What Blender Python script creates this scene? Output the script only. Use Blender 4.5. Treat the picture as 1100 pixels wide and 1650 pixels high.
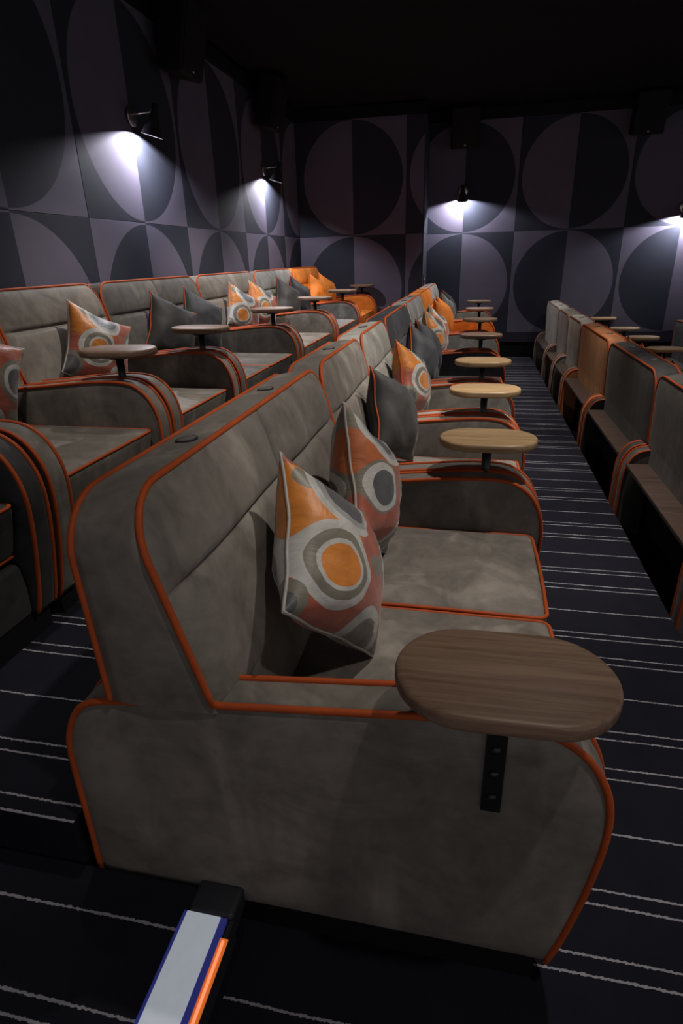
import bpy, math, random
import numpy as np
from mathutils import Vector, Matrix, noise
random.seed(7)
for o in list(bpy.data.objects):
    bpy.data.objects.remove(o)
scene = bpy.context.scene
COL = scene.collection

# ------------------------------------------------------------------ camera
CAM = Vector((0.0242, -1.1392, 1.4296))
YAW, PITCH, ROLL, FPX = math.radians(12.5584), math.radians(23.3786), math.radians(-1.7185), 943.34
cy, sy, cp, sp = math.cos(YAW), math.sin(YAW), math.cos(PITCH), math.sin(PITCH)
fw = Vector((-sy * cp, cy * cp, -sp)); rt = Vector((cy, sy, 0)); up = rt.cross(fw)
r2 = math.cos(ROLL) * rt + math.sin(ROLL) * up
u2 = -math.sin(ROLL) * rt + math.cos(ROLL) * up
cd = bpy.data.cameras.new('camera'); cam = bpy.data.objects.new('camera', cd); COL.objects.link(cam)
cam.matrix_world = Matrix(((r2.x, u2.x, -fw.x, CAM.x), (r2.y, u2.y, -fw.y, CAM.y), (r2.z, u2.z, -fw.z, CAM.z), (0, 0, 0, 1)))
cd.sensor_fit = 'VERTICAL'; cd.sensor_height = 36.0; cd.lens = FPX / 1650 * 36.0
cd.clip_start = 0.02
scene.camera = cam

# ------------------------------------------------------------------ world, exposure
w = bpy.data.worlds.new('world'); scene.world = w; w.use_nodes = True
w.node_tree.nodes['Background'].inputs[0].default_value = (0.95, 0.92, 0.95, 1)
w.node_tree.nodes['Background'].inputs[1].default_value = 0.31  # dim even fill, added; enters where the room has no walls
scene.view_settings.view_transform = 'Standard'
scene.view_settings.look = 'None'
scene.view_settings.exposure = 0.0
scene.view_settings.gamma = 1.0
scene.view_settings.use_curve_mapping = False

# ceiling downlights (x, y, power, aim x, aim y, colour temperature tint)
CEIL = 3.22
DOWNLIGHTS = []
def downlight(x, y, power, ax, ay, az=0.5, size=64, blend=0.7, col=(1.0, 0.93, 0.84)):
    DOWNLIGHTS.append((x, y))
    ld = bpy.data.lights.new('downlight', 'SPOT'); ld.energy = power * 4; ld.color = col
    ld.spot_size = math.radians(size); ld.spot_blend = blend; ld.shadow_soft_size = 0.04
    lo = bpy.data.objects.new('downlight_beam', ld); COL.objects.link(lo)
    lo.location = (x, y, CEIL - 0.03)
    d = Vector((ax, ay, az)) - lo.location
    lo.rotation_euler = d.to_track_quat('-Z', 'Y').to_euler()
for y, pw in ((-0.85, 15), (0.9, 46), (2.3, 74), (4.0, 66), (5.7, 50), (7.0, 36)):
    downlight(0.72, y, pw, 0.0, y + 0.05)
for y, pw in ((0.6, 22), (2.4, 46), (4.2, 62), (5.6, 55), (6.6, 26)):
    downlight(-1.05, y, pw, -1.72, y - 0.1, 0.8)
for y, pw in ((1.6, 7), (3.6, 12), (5.4, 18), (7.2, 20)):
    downlight(2.1, y, pw, 1.6, y, 0.3)

# ------------------------------------------------------------------ mesh helpers
def mesh_from(name, verts, faces, smooth=True, uvs=None):
    me = bpy.data.meshes.new(name)
    me.from_pydata([tuple(v) for v in verts], [], faces)
    if smooth:
        me.polygons.foreach_set('use_smooth', [True] * len(me.polygons))
    if uvs is not None:
        ul = me.uv_layers.new(name='UVMap')
        vi = np.zeros(len(me.loops), dtype=np.int32); me.loops.foreach_get('vertex_index', vi)
        ul.data.foreach_set('uv', np.asarray(uvs, dtype=np.float32)[vi].ravel())
    me.update()
    return me

def recalc(me):
    import bmesh
    bm = bmesh.new(); bm.from_mesh(me); bmesh.ops.recalc_face_normals(bm, faces=bm.faces); bm.to_mesh(me); bm.free()
    return me

class MB:
    """collects pieces of geometry into one mesh"""
    def __init__(s): s.v = []; s.f = []
    def add(s, verts, faces):
        n = len(s.v); s.v += [tuple(p) for p in verts]; s.f += [tuple(i + n for i in f) for f in faces]
    def box(s, x0, x1, y0, y1, z0, z1):
        s.add([(x, y, z) for x in (x0, x1) for y in (y0, y1) for z in (z0, z1)],
              [(0, 1, 3, 2), (4, 6, 7, 5), (0, 4, 5, 1), (2, 3, 7, 6), (0, 2, 6, 4), (1, 5, 7, 3)])
    def tube(s, pts, r, n=8, closed=False):
        pts = [Vector(p) for p in pts]; m = len(pts); vs = []; fs = []
        prev = None
        for i, p in enumerate(pts):
            if closed: t = (pts[(i + 1) % m] - pts[i - 1])
            else: t = pts[min(i + 1, m - 1)] - pts[max(i - 1, 0)]
            t.normalize()
            if prev is None:
                a = Vector((0, 1, 0)) if abs(t.y) < 0.9 else Vector((1, 0, 0))
                nrm = (a - t * a.dot(t)).normalized()
            else:
                nrm = (prev - t * prev.dot(t)).normalized()
            prev = nrm; b = t.cross(nrm)
            for k in range(n):
                a = 2 * math.pi * k / n
                vs.append(p + nrm * (r * math.cos(a)) + b * (r * math.sin(a)))
        for i in range(m if closed else m - 1):
            for k in range(n):
                i2 = (i + 1) % m
                fs.append((i * n + k, i * n + (k + 1) % n, i2 * n + (k + 1) % n, i2 * n + k))
        if not closed:
            fs.append(tuple(range(n))[::-1]); fs.append(tuple((m - 1) * n + k for k in range(n)))
        s.add(vs, fs)
    def lathe(s, prof, c=(0, 0, 0), n=32, M=None):
        vs = []; fs = []; m = len(prof)
        for r, z in prof:
            for k in range(n):
                a = 2 * math.pi * k / n
                p = Vector((r * math.cos(a), r * math.sin(a), z))
                if M is not None: p = M @ p
                vs.append(p + Vector(c))
        for i in range(m - 1):
            for k in range(n):
                fs.append((i * n + k, i * n + (k + 1) % n, (i + 1) * n + (k + 1) % n, (i + 1) * n + k))
        if prof[0][0] > 1e-6: fs.append(tuple(range(n))[::-1])
        if prof[-1][0] > 1e-6: fs.append(tuple((m - 1) * n + k for k in range(n)))
        s.add(vs, fs)
    def mesh(s, name, smooth=True):
        return recalc(mesh_from(name, s.v, s.f, smooth))

def obj(name, me, mat=None, parent=None, loc=(0, 0, 0), rot=None):
    o = bpy.data.objects.new(name, me); COL.objects.link(o)
    o.location = loc
    if rot is not None: o.rotation_euler = rot
    if parent is not None: o.parent = parent
    if mat is not None and me is not None:
        if len(me.materials) == 0: me.materials.append(mat)
        o.material_slots[0].link = 'OBJECT'; o.material_slots[0].material = mat
    return o

def empty(name, loc=(0, 0, 0), rz=0.0):
    o = bpy.data.objects.new(name, None); COL.objects.link(o); o.location = loc; o.rotation_euler = (0, 0, rz)
    o.empty_display_size = 0.1
    return o

def tag(o, label, cat, group=None):
    o['label'] = label; o['category'] = cat
    if group: o['group'] = group
    return o

def structure(o, label=None):
    o['kind'] = 'structure'
    if label: o['label'] = label
    return o

def bevel(o, wd, seg=2):
    m = o.modifiers.new('bevel', 'BEVEL'); m.width = wd; m.segments = seg; m.limit_method = 'ANGLE'
    return o

# ------------------------------------------------------------------ materials
def new_mat(name):
    m = bpy.data.materials.new(name); m.use_nodes = True
    nt = m.node_tree; nt.nodes.clear()
    out = nt.nodes.new('ShaderNodeOutputMaterial'); b = nt.nodes.new('ShaderNodeBsdfPrincipled')
    nt.links.new(b.outputs[0], out.inputs[0])
    return m, nt, b

def node(nt, t, **kw):
    n = nt.nodes.new(t)
    for k, v in kw.items(): setattr(n, k, v)
    return n

def math_n(nt, op, a, b=None, c=None):
    n = nt.nodes.new('ShaderNodeMath'); n.operation = op
    for i, v in enumerate((a, b, c)):
        if v is None: continue
        if isinstance(v, (int, float)): n.inputs[i].default_value = v
        else: nt.links.new(v, n.inputs[i])
    return n.outputs[0]

def mixc(nt, fac, a, b):
    n = nt.nodes.new('ShaderNodeMix'); n.data_type = 'RGBA'
    if isinstance(fac, (int, float)): n.inputs[0].default_value = fac
    else: nt.links.new(fac, n.inputs[0])
    for i, v in ((6, a), (7, b)):
        if isinstance(v, tuple): n.inputs[i].default_value = (*v[:3], 1)
        else: nt.links.new(v, n.inputs[i])
    return n.outputs[2]

def plain(name, col, rough=0.6, metal=0.0, spec=0.4):
    m, nt, b = new_mat(name)
    tc = node(nt, 'ShaderNodeTexCoord'); nz = node(nt, 'ShaderNodeTexNoise'); nz.inputs['Scale'].default_value = 40
    nt.links.new(tc.outputs['Object'], nz.inputs['Vector'])
    c = mixc(nt, nz.outputs[0], tuple(x * 0.9 for x in col), tuple(x * 1.1 for x in col))
    nt.links.new(c, b.inputs['Base Color'])
    b.inputs['Roughness'].default_value = rough; b.inputs['Metallic'].default_value = metal
    b.inputs['Specular IOR Level'].default_value = spec
    return m

def velvet(name, col, contrast=0.36, sheen=0.06, tint=(1, 0.97, 0.93)):
    """velvet with brushed nap patches"""
    m, nt, b = new_mat(name)
    tc = node(nt, 'ShaderNodeTexCoord'); oi = node(nt, 'ShaderNodeObjectInfo')
    off = node(nt, 'ShaderNodeVectorMath', operation='SCALE'); off.inputs[0].default_value = (7.3, 3.1, 5.7)
    nt.links.new(oi.outputs['Random'], off.inputs['Scale'])
    ad = node(nt, 'ShaderNodeVectorMath', operation='ADD')
    nt.links.new(tc.outputs['Object'], ad.inputs[0]); nt.links.new(off.outputs[0], ad.inputs[1])
    n1 = node(nt, 'ShaderNodeTexNoise'); n1.inputs['Scale'].default_value = 5.0; n1.inputs['Detail'].default_value = 6; n1.inputs['Roughness'].default_value = 0.62; n1.inputs['Distortion'].default_value = 1.3
    n2 = node(nt, 'ShaderNodeTexNoise'); n2.inputs['Scale'].default_value = 26.0; n2.inputs['Detail'].default_value = 5; n2.inputs['Distortion'].default_value = 0.4
    n3 = node(nt, 'ShaderNodeTexNoise'); n3.inputs['Scale'].default_value = 420.0; n3.inputs['Detail'].default_value = 2
    for n in (n1, n2, n3): nt.links.new(ad.outputs[0], n.inputs['Vector'])
    s = math_n(nt, 'ADD', math_n(nt, 'MULTIPLY', n1.outputs[0], 0.75), math_n(nt, 'MULTIPLY', n2.outputs[0], 0.25))
    mr = node(nt, 'ShaderNodeMapRange'); mr.inputs['From Min'].default_value = 0.32; mr.inputs['From Max'].default_value = 0.68
    mr.inputs['To Min'].default_value = 1 - contrast; mr.inputs['To Max'].default_value = 1 + contrast
    nt.links.new(s, mr.inputs[0])
    fine = math_n(nt, 'MULTIPLY_ADD', n3.outputs[0], 0.22, 0.89)
    k = math_n(nt, 'MULTIPLY', mr.outputs[0], fine)
    mp = node(nt, 'ShaderNodeMapping'); mp.inputs['Rotation'].default_value = (0.6, 0.5, 0.3); mp.inputs['Scale'].default_value = (5.5, 5.5, 1.5)
    nt.links.new(ad.outputs[0], mp.inputs[0])
    n5 = node(nt, 'ShaderNodeTexNoise'); n5.inputs['Scale'].default_value = 1.0; n5.inputs['Detail'].default_value = 4; n5.inputs['Roughness'].default_value = 0.5; n5.inputs['Distortion'].default_value = 0.7
    nt.links.new(mp.outputs[0], n5.inputs['Vector'])
    st_ = node(nt, 'ShaderNodeMapRange', interpolation_type='SMOOTHSTEP'); st_.inputs['From Min'].default_value = 0.52; st_.inputs['From Max'].default_value = 0.66
    st_.inputs['To Min'].default_value = 1.0; st_.inputs['To Max'].default_value = 1.0 + contrast * 1.1
    nt.links.new(n5.outputs[0], st_.inputs[0])
    k = math_n(nt, 'MULTIPLY', k, st_.outputs[0])
    sc = node(nt, 'ShaderNodeVectorMath', operation='SCALE'); sc.inputs[0].default_value = col
    nt.links.new(k, sc.inputs['Scale']); nt.links.new(sc.outputs[0], b.inputs['Base Color'])
    b.inputs['Roughness'].default_value = 0.62; b.inputs['Specular IOR Level'].default_value = 0.22
    b.inputs['Sheen Weight'].default_value = sheen; b.inputs['Sheen Roughness'].default_value = 0.4
    b.inputs['Sheen Tint'].default_value = (*tint, 1)
    bp = node(nt, 'ShaderNodeBump'); bp.inputs['Strength'].default_value = 0.25; bp.inputs['Distance'].default_value = 0.004
    nt.links.new(s, bp.inputs['Height']); nt.links.new(bp.outputs[0], b.inputs['Normal'])
    return m

M = {}
M['taupe'] = velvet('velvet_taupe', (0.148, 0.131, 0.115))
M['taupe_dark'] = velvet('velvet_dark_taupe', (0.088, 0.081, 0.075))
M['light'] = velvet('velvet_light_grey', (0.235, 0.225, 0.205))
M['grey'] = velvet('velvet_mid_grey', (0.165, 0.163, 0.162))
M['slate'] = velvet('velvet_slate', (0.033, 0.034, 0.040))
M['dark'] = velvet('velvet_charcoal', (0.040, 0.039, 0.040))
M['orange'] = velvet('velvet_orange', (0.52, 0.155, 0.020), 0.25, 0.08, (1, 0.7, 0.4))
M['rust'] = velvet('velvet_rust', (0.36, 0.145, 0.062), 0.25, 0.08, (1, 0.7, 0.4))
M['pipe'] = velvet('orange_piping', (0.35, 0.058, 0.012), 0.15, 0.08, (1, 0.6, 0.3))
M['pipe_rust'] = velvet('rust_piping', (0.20, 0.075, 0.040), 0.15, 0.08, (1, 0.7, 0.5))
M['black'] = plain('black_paint', (0.006, 0.006, 0.007), 0.7, 0, 0.2)
M['metal'] = plain('black_metal', (0.010, 0.010, 0.011), 0.38, 0.0, 0.5)
M['nickel'] = plain('brushed_nickel', (0.62, 0.55, 0.47), 0.3, 1.0)
M['disc'] = plain('grey_disc', (0.13, 0.125, 0.12), 0.45, 0.1)
M['speaker'] = plain('speaker_black', (0.0045, 0.0045, 0.005), 0.7, 0, 0.25)
M['ceiling'] = plain('ceiling_black', (0.010, 0.011, 0.014), 0.9, 0, 0.1)
M['white_print'] = plain('white_print', (0.5, 0.5, 0.5), 0.5)
M['skirting'] = plain('skirting_violet', (0.028, 0.026, 0.042), 0.8, 0, 0.2)

def wood_mat(name, c1, c2):
    m, nt, b = new_mat(name)
    tc = node(nt, 'ShaderNodeTexCoord'); oi = node(nt, 'ShaderNodeObjectInfo')
    off = node(nt, 'ShaderNodeVectorMath', operation='SCALE'); off.inputs[0].default_value = (3.3, 9.1, 1.7)
    nt.links.new(oi.outputs['Random'], off.inputs['Scale'])
    ad = node(nt, 'ShaderNodeVectorMath', operation='ADD')
    nt.links.new(tc.outputs['Object'], ad.inputs[0]); nt.links.new(off.outputs[0], ad.inputs[1])
    mp = node(nt, 'ShaderNodeMapping'); mp.inputs['Scale'].default_value = (1.6, 34, 34)
    nt.links.new(ad.outputs[0], mp.inputs[0])
    n1 = node(nt, 'ShaderNodeTexNoise'); n1.inputs['Scale'].default_value = 1.6; n1.inputs['Detail'].default_value = 7; n1.inputs['Roughness'].default_value = 0.6; n1.inputs['Distortion'].default_value = 1.1
    nt.links.new(mp.outputs[0], n1.inputs['Vector'])
    mp2 = node(nt, 'ShaderNodeMapping'); mp2.inputs['Scale'].default_value = (9, 420, 420)
    nt.links.new(ad.outputs[0], mp2.inputs[0])
    n2 = node(nt, 'ShaderNodeTexNoise'); n2.inputs['Scale'].default_value = 1.0; n2.inputs['Detail'].default_value = 3
    nt.links.new(mp2.outputs[0], n2.inputs['Vector'])
    s = math_n(nt, 'ADD', math_n(nt, 'MULTIPLY', n1.outputs[0], 0.75), math_n(nt, 'MULTIPLY', n2.outputs[0], 0.25))
    mr = node(nt, 'ShaderNodeMapRange'); mr.inputs['From Min'].default_value = 0.36; mr.inputs['From Max'].default_value = 0.66
    nt.links.new(s, mr.inputs[0])
    nt.links.new(mixc(nt, mr.outputs[0], c1, c2), b.inputs['Base Color'])
    b.inputs['Roughness'].default_value = 0.45; b.inputs['Specular IOR Level'].default_value = 0.35
    bp = node(nt, 'ShaderNodeBump'); bp.inputs['Strength'].default_value = 0.12; bp.inputs['Distance'].default_value = 0.001
    nt.links.new(s, bp.inputs['Height']); nt.links.new(bp.outputs[0], b.inputs['Normal'])
    return m
M['walnut'] = wood_mat('walnut', (0.115, 0.066, 0.042), (0.235, 0.150, 0.105))
M['walnut_lit'] = wood_mat('walnut_lit_warm', (0.22, 0.135, 0.065), (0.42, 0.285, 0.155))  # same wood as walnut; stronger light and a yellower stain put into its colour
M['shelf'] = wood_mat('shelf_walnut', (0.040, 0.026, 0.020), (0.085, 0.056, 0.044))

def carpet_mat(name, phase):
    m, nt, b = new_mat(name)
    g = node(nt, 'ShaderNodeNewGeometry'); sx = node(nt, 'ShaderNodeSeparateXYZ')
    nt.links.new(g.outputs['Position'], sx.inputs[0])
    nz = node(nt, 'ShaderNodeTexNoise'); nz.inputs['Scale'].default_value = 140; nz.inputs['Detail'].default_value = 2
    nt.links.new(g.outputs['Position'], nz.inputs['Vector'])
    nb = node(nt, 'ShaderNodeTexNoise'); nb.inputs['Scale'].default_value = 2.2
    nt.links.new(g.outputs['Position'], nb.inputs['Vector'])
    y = math_n(nt, 'ADD', sx.outputs['Y'], math_n(nt, 'MULTIPLY_ADD', nz.outputs[0], 0.009, -0.0045))
    y = math_n(nt, 'ADD', y, math_n(nt, 'MULTIPLY_ADD', nb.outputs[0], 0.012, -0.006))
    P = 0.554
    fr = math_n(nt, 'MULTIPLY', math_n(nt, 'FRACT', math_n(nt, 'DIVIDE', math_n(nt, 'ADD', y, 20 * P - phase + 0.05), P)), P)
    tot = None
    for o_ in (0.05, 0.240, 0.281, 0.401, 0.439):
        c = math_n(nt, 'LESS_THAN', math_n(nt, 'ABSOLUTE', math_n(nt, 'SUBTRACT', fr, o_)), 0.0027)
        tot = c if tot is None else math_n(nt, 'MAXIMUM', tot, c)
    sn = node(nt, 'ShaderNodeSeparateXYZ'); nt.links.new(g.outputs['True Normal'], sn.inputs[0])
    tot = math_n(nt, 'MULTIPLY', tot, math_n(nt, 'GREATER_THAN', sn.outputs['Z'], 0.35))
    pile = node(nt, 'ShaderNodeTexNoise'); pile.inputs['Scale'].default_value = 500; pile.inputs['Detail'].default_value = 3
    nt.links.new(g.outputs['Position'], pile.inputs['Vector'])
    cl = node(nt, 'ShaderNodeTexNoise'); cl.inputs['Scale'].default_value = 9; cl.inputs['Detail'].default_value = 6
    nt.links.new(g.outputs['Position'], cl.inputs['Vector'])
    base = mixc(nt, math_n(nt, 'MULTIPLY', math_n(nt, 'ADD', pile.outputs[0], cl.outputs[0]), 0.5), (0.0038, 0.0038, 0.0066), (0.0145, 0.0145, 0.0235))
    nt.links.new(mixc(nt, tot, base, (0.25, 0.245, 0.275)), b.inputs['Base Color'])
    b.inputs['Roughness'].default_value = 0.95; b.inputs['Specular IOR Level'].default_value = 0.1
    bp = node(nt, 'ShaderNodeBump'); bp.inputs['Strength'].default_value = 0.5; bp.inputs['Distance'].default_value = 0.003
    nt.links.new(pile.outputs[0], bp.inputs['Height']); nt.links.new(bp.outputs[0], b.inputs['Normal'])
    return m
M['carpet'] = carpet_mat('striped_carpet', 0.071)
M['carpet_left'] = carpet_mat('striped_carpet_upper', 0.018)
M['carpet_step'] = carpet_mat('striped_carpet_step', 0.104)
M['carpet_low'] = carpet_mat('striped_carpet_lower', 0.2)
M['carpet_plain'] = plain('plain_carpet', (0.010, 0.010, 0.014), 0.95, 0, 0.1)

def wall_mat(name, invert):
    """printed fabric: a disc split down the middle on a split ground, colours swapped"""
    m, nt, b = new_mat(name)
    uv = node(nt, 'ShaderNodeUVMap'); sx = node(nt, 'ShaderNodeSeparateXYZ'); nt.links.new(uv.outputs[0], sx.inputs[0])
    u, v = sx.outputs['X'], sx.outputs['Y']
    rr = math_n(nt, 'SQRT', math_n(nt, 'ADD', math_n(nt, 'POWER', math_n(nt, 'ABSOLUTE', u), 2.0), math_n(nt, 'POWER', math_n(nt, 'ABSOLUTE', v), 2.0)))
    inside = math_n(nt, 'LESS_THAN', rr, 0.668)
    left = math_n(nt, 'LESS_THAN', u, 0.0)
    d = math_n(nt, 'ABSOLUTE', math_n(nt, 'SUBTRACT', inside, left))       # 0 inside-left / outside-right
    if invert: d = math_n(nt, 'SUBTRACT', 1.0, d)
    g = node(nt, 'ShaderNodeNewGeometry')
    nz = node(nt, 'ShaderNodeTexNoise'); nz.inputs['Scale'].default_value = 300; nz.inputs['Detail'].default_value = 2
    nt.links.new(g.outputs['Position'], nz.inputs['Vector'])
    n2 = node(nt, 'ShaderNodeTexNoise'); n2.inputs['Scale'].default_value = 3; n2.inputs['Detail'].default_value = 4
    nt.links.new(g.outputs['Position'], n2.inputs['Vector'])
    c = mixc(nt, d, (0.108, 0.097, 0.138), (0.026, 0.029, 0.043))
    k = math_n(nt, 'MULTIPLY', math_n(nt, 'MULTIPLY_ADD', nz.outputs[0], 0.25, 0.87), math_n(nt, 'MULTIPLY_ADD', n2.outputs[0], 0.3, 0.85))
    sc = node(nt, 'ShaderNodeVectorMath', operation='SCALE'); nt.links.new(c, sc.inputs[0]); nt.links.new(k, sc.inputs['Scale'])
    nt.links.new(sc.outputs[0], b.inputs['Base Color'])
    b.inputs['Roughness'].default_value = 0.85; b.inputs['Specular IOR Level'].default_value = 0.2
    bp = node(nt, 'ShaderNodeBump'); bp.inputs['Strength'].default_value = 0.2; bp.inputs['Distance'].default_value = 0.002
    nt.links.new(nz.outputs[0], bp.inputs['Height']); nt.links.new(bp.outputs[0], b.inputs['Normal'])
    return m
M['wall_up'] = wall_mat('printed_wall_fabric_upper', False)
M['wall_low'] = wall_mat('printed_wall_fabric_lower', True)

def emit(name, col, strength):
    m = bpy.data.materials.new(name); m.use_nodes = True
    b = m.node_tree.nodes['Principled BSDF']
    b.inputs['Base Color'].default_value = (*col, 1)
    b.inputs['Emission Color'].default_value = (*col, 1); b.inputs['Emission Strength'].default_value = strength
    return m

def pillow_mat(name, shift, alt=False):
    """satin print of large ringed circles"""
    m, nt, b = new_mat(name)
    uv = node(nt, 'ShaderNodeUVMap')
    dn = node(nt, 'ShaderNodeTexNoise'); dn.inputs['Scale'].default_value = 3.0
    nt.links.new(uv.outputs[0], dn.inputs['Vector'])
    add = node(nt, 'ShaderNodeVectorMath', operation='ADD'); add.inputs[1].default_value = (shift[0], shift[1], 0)
    nt.links.new(uv.outputs[0], add.inputs[0])
    ORANGE, RUST, SILVER, SLATE, OLIVE = (0.46, 0.15, 0.018), (0.27, 0.062, 0.036), (0.36, 0.35, 0.33), (0.060, 0.060, 0.064), (0.135, 0.122, 0.095)
    sx = node(nt, 'ShaderNodeSeparateXYZ'); nt.links.new(add.outputs[0], sx.inputs[0])
    wn = node(nt, 'ShaderNodeTexNoise'); wn.inputs['Scale'].default_value = 1.7; wn.inputs['Detail'].default_value = 1
    nt.links.new(add.outputs[0], wn.inputs['Vector'])
    gv = math_n(nt, 'ADD', math_n(nt, 'SUBTRACT', sx.outputs['Y'], math_n(nt, 'MULTIPLY', sx.outputs['X'], 0.35)), math_n(nt, 'MULTIPLY_ADD', wn.outputs[0], 1.0, -0.5))
    wm = node(nt, 'ShaderNodeMapRange'); wm.inputs['From Min'].default_value = 0.40; wm.inputs['From Max'].default_value = 0.50
    nt.links.new(gv, wm.inputs[0])
    col = mixc(nt, wm.outputs[0], RUST, ORANGE if not alt else (0.33, 0.085, 0.022))
    wav2 = math_n(nt, 'GREATER_THAN', wn.outputs[0], 0.60)
    col = mixc(nt, wav2, col, OLIVE)
    circles = [((0.24, 0.33), 0.27, [(1.0, SILVER), (0.80, OLIVE), (0.60, SILVER), (0.50, ORANGE)]) if not alt else ((0.24, 0.36), 0.21, [(1.0, OLIVE), (0.90, SILVER), (0.66, SLATE)]),
               ((0.36, 0.83), 0.27, [(1.0, SILVER), (0.80, (0.22, 0.22, 0.225)), (0.62, SLATE)]),
               ((0.93, 0.52), 0.24, [(1.0, OLIVE), (0.80, SILVER), (0.60, SLATE)]),
               ((0.66, -0.02), 0.20, [(1.0, SILVER), (0.7, OLIVE)]),
               ((-0.10, 0.02), 0.20, [(1.0, OLIVE), (0.7, SLATE)]),
               ((0.02, 1.10), 0.16, [(1.0, RUST)])]
    for (cx, cyy), R, rings in circles:
        for fr_, cc in rings:
            ox, oy = cx + 0.03 * (1 - fr_), cyy - 0.02 * (1 - fr_)
            ds = node(nt, 'ShaderNodeVectorMath', operation='DISTANCE'); ds.inputs[1].default_value = (ox, oy, 0)
            nt.links.new(add.outputs[0], ds.inputs[0])
            ins = math_n(nt, 'LESS_THAN', ds.outputs['Value'], R * fr_)
            col = mixc(nt, ins, col, cc)
    nz = node(nt, 'ShaderNodeTexNoise'); nz.inputs['Scale'].default_value = 9; nz.inputs['Detail'].default_value = 5
    nt.links.new(uv.outputs[0], nz.inputs['Vector'])
    sc = node(nt, 'ShaderNodeVectorMath', operation='SCALE'); nt.links.new(col, sc.inputs[0])
    nt.links.new(math_n(nt, 'MULTIPLY_ADD', nz.outputs[0], 0.9, 0.55), sc.inputs['Scale'])
    nt.links.new(sc.outputs[0], b.inputs['Base Color'])
    b.inputs['Roughness'].default_value = 0.46; b.inputs['Specular IOR Level'].default_value = 0.35
    b.inputs['Sheen Weight'].default_value = 0.2
    bp = node(nt, 'ShaderNodeBump'); bp.inputs['Strength'].default_value = 0.5; bp.inputs['Distance'].default_value = 0.006
    n4 = node(nt, 'ShaderNodeTexNoise'); n4.inputs['Scale'].default_value = 7; n4.inputs['Detail'].default_value = 5; n4.inputs['Distortion'].default_value = 1.5
    nt.links.new(uv.outputs[0], n4.inputs['Vector'])
    nt.links.new(n4.outputs[0], bp.inputs['Height']); nt.links.new(bp.outputs[0], b.inputs['Normal'])
    return m
M['print_a'] = pillow_mat('circle_print_a', (0.0, 0.0))
M['print_b'] = pillow_mat('circle_print_b', (0.04, -0.04), True)
M['print_c'] = pillow_mat('circle_print_c', (-0.10, -0.10))

# ------------------------------------------------------------------ the setting
XL, YB1, YB2, XRET = -2.40, 7.59, 8.245, -0.69
ZJ, ZT, ZLOW = 1.714, 3.073, 0.354
HP, PH = 0.7124, 1.36
EDGE_R = 0.925          # edge of the middle platform
EDGE_L = -0.80          # edge of the upper platform
STEP = 0.267

def slab(name, x0, x1, y0, y1, z0, z1, mat, bev=0.0):
    mb = MB(); mb.box(x0, x1, y0, y1, z0, z1)
    o = structure(obj(name, mb.mesh(name, False), M[mat]))
    if bev: bevel(o, bev, 4)
    return o
slab('floor', EDGE_L - 0.25, EDGE_R, -3.2, YB2, -0.9, 0.0, 'carpet', 0.02)
slab('floor_left', XL, EDGE_L, -0.348, YB1, -0.9, STEP, 'carpet_left', 0.004)
slab('floor_aisle_upper', XL, -1.12, -3.2, -0.350, -0.9, STEP, 'carpet_left', 0.01)
slab('floor_step', -1.115, -0.41, -3.2, -0.350, -0.9, 0.136, 'carpet_step', 0.008)
slab('floor_right', EDGE_R + 0.002, 2.62, -3.2, YB2, -1.4, -STEP, 'carpet_low', 0.012)
slab('floor_front', 2.622, 7.0, -3.2, YB2, -1.4, -2 * STEP, 'carpet_low', 0.012)

def wall_box(name, x0, x1, y0, y1, z0, z1):
    return slab(name, x0, x1, y0, y1, z0, z1, 'black')
WL = wall_box('wall_left', XL - 0.2, XL - 0.02, -3.2, YB1 + 0.2, -0.9, 3.6)
WB1 = wall_box('wall_back_left', XL - 0.2, XRET - 0.02, YB1 + 0.02, YB1 + 0.35, -0.9, 3.6)
WR = wall_box('wall_return', XRET - 0.3, XRET, YB1 + 0.02, YB2 + 0.2, -0.9, 3.6)
WB2 = wall_box('wall_back', XRET, 7.0, YB2 + 0.02, YB2 + 0.25, -1.4, 3.6)
slab('ceiling', XL - 0.2, 7.0, -3.2, YB2 + 0.2, CEIL, CEIL + 0.1, 'ceiling')

def wall_panel(parent, axis, a0, a1, c, z0, z1, zc, face, upper, normal):
    """one fabric panel, a box 20 mm proud; axis 'x' or 'y' runs across the panel"""
    g = 0.0016; t = 0.02
    a0 += g; a1 -= g; z0 += 0.0006; z1 -= 0.0006
    vs = []; uv = []
    for d in (0, 1):
        for a, z in ((a0, z0), (a1, z0), (a1, z1), (a0, z1)):
            if axis == 'y': vs.append((face - (1 - d) * t, a, z))
            else: vs.append((a, face + (1 - d) * t, z))
            uv.append((a - c, z - zc))
    fs = [(0, 1, 2, 3), (4, 5, 6, 7), (0, 1, 5, 4), (1, 2, 6, 5), (2, 3, 7, 6), (3, 0, 4, 7)]
    me = recalc(mesh_from('fabric_panel', vs, fs, False, uv))
    o = obj('fabric_panel', me, M['wall_up' if upper else 'wall_low'], parent)
    bevel(o, 0.0018, 1)
    return o
for k in range(-2, 5):
    c = 1.896 + 2 * HP * k
    a0, a1 = c - HP, min(c + HP, YB1)
    for upper in (True, False):
        z0, z1 = (ZJ, ZT) if upper else (ZLOW, ZJ)
        wall_panel(WL, 'y', a0, a1, c, z0, z1, (z0 + z1) / 2, XL, upper, 1)
for c, a0, a1 in ((-1.633, -2.398, -0.9206), (-1.633 + 2 * HP, -0.9206, XRET)):
    for upper in (True, False):
        z0, z1 = (ZJ, ZT) if upper else (ZLOW, ZJ)
        wall_panel(WB1, 'x', a0, a1, c, z0, z1, (z0 + z1) / 2, YB1, upper, -1)
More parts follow.
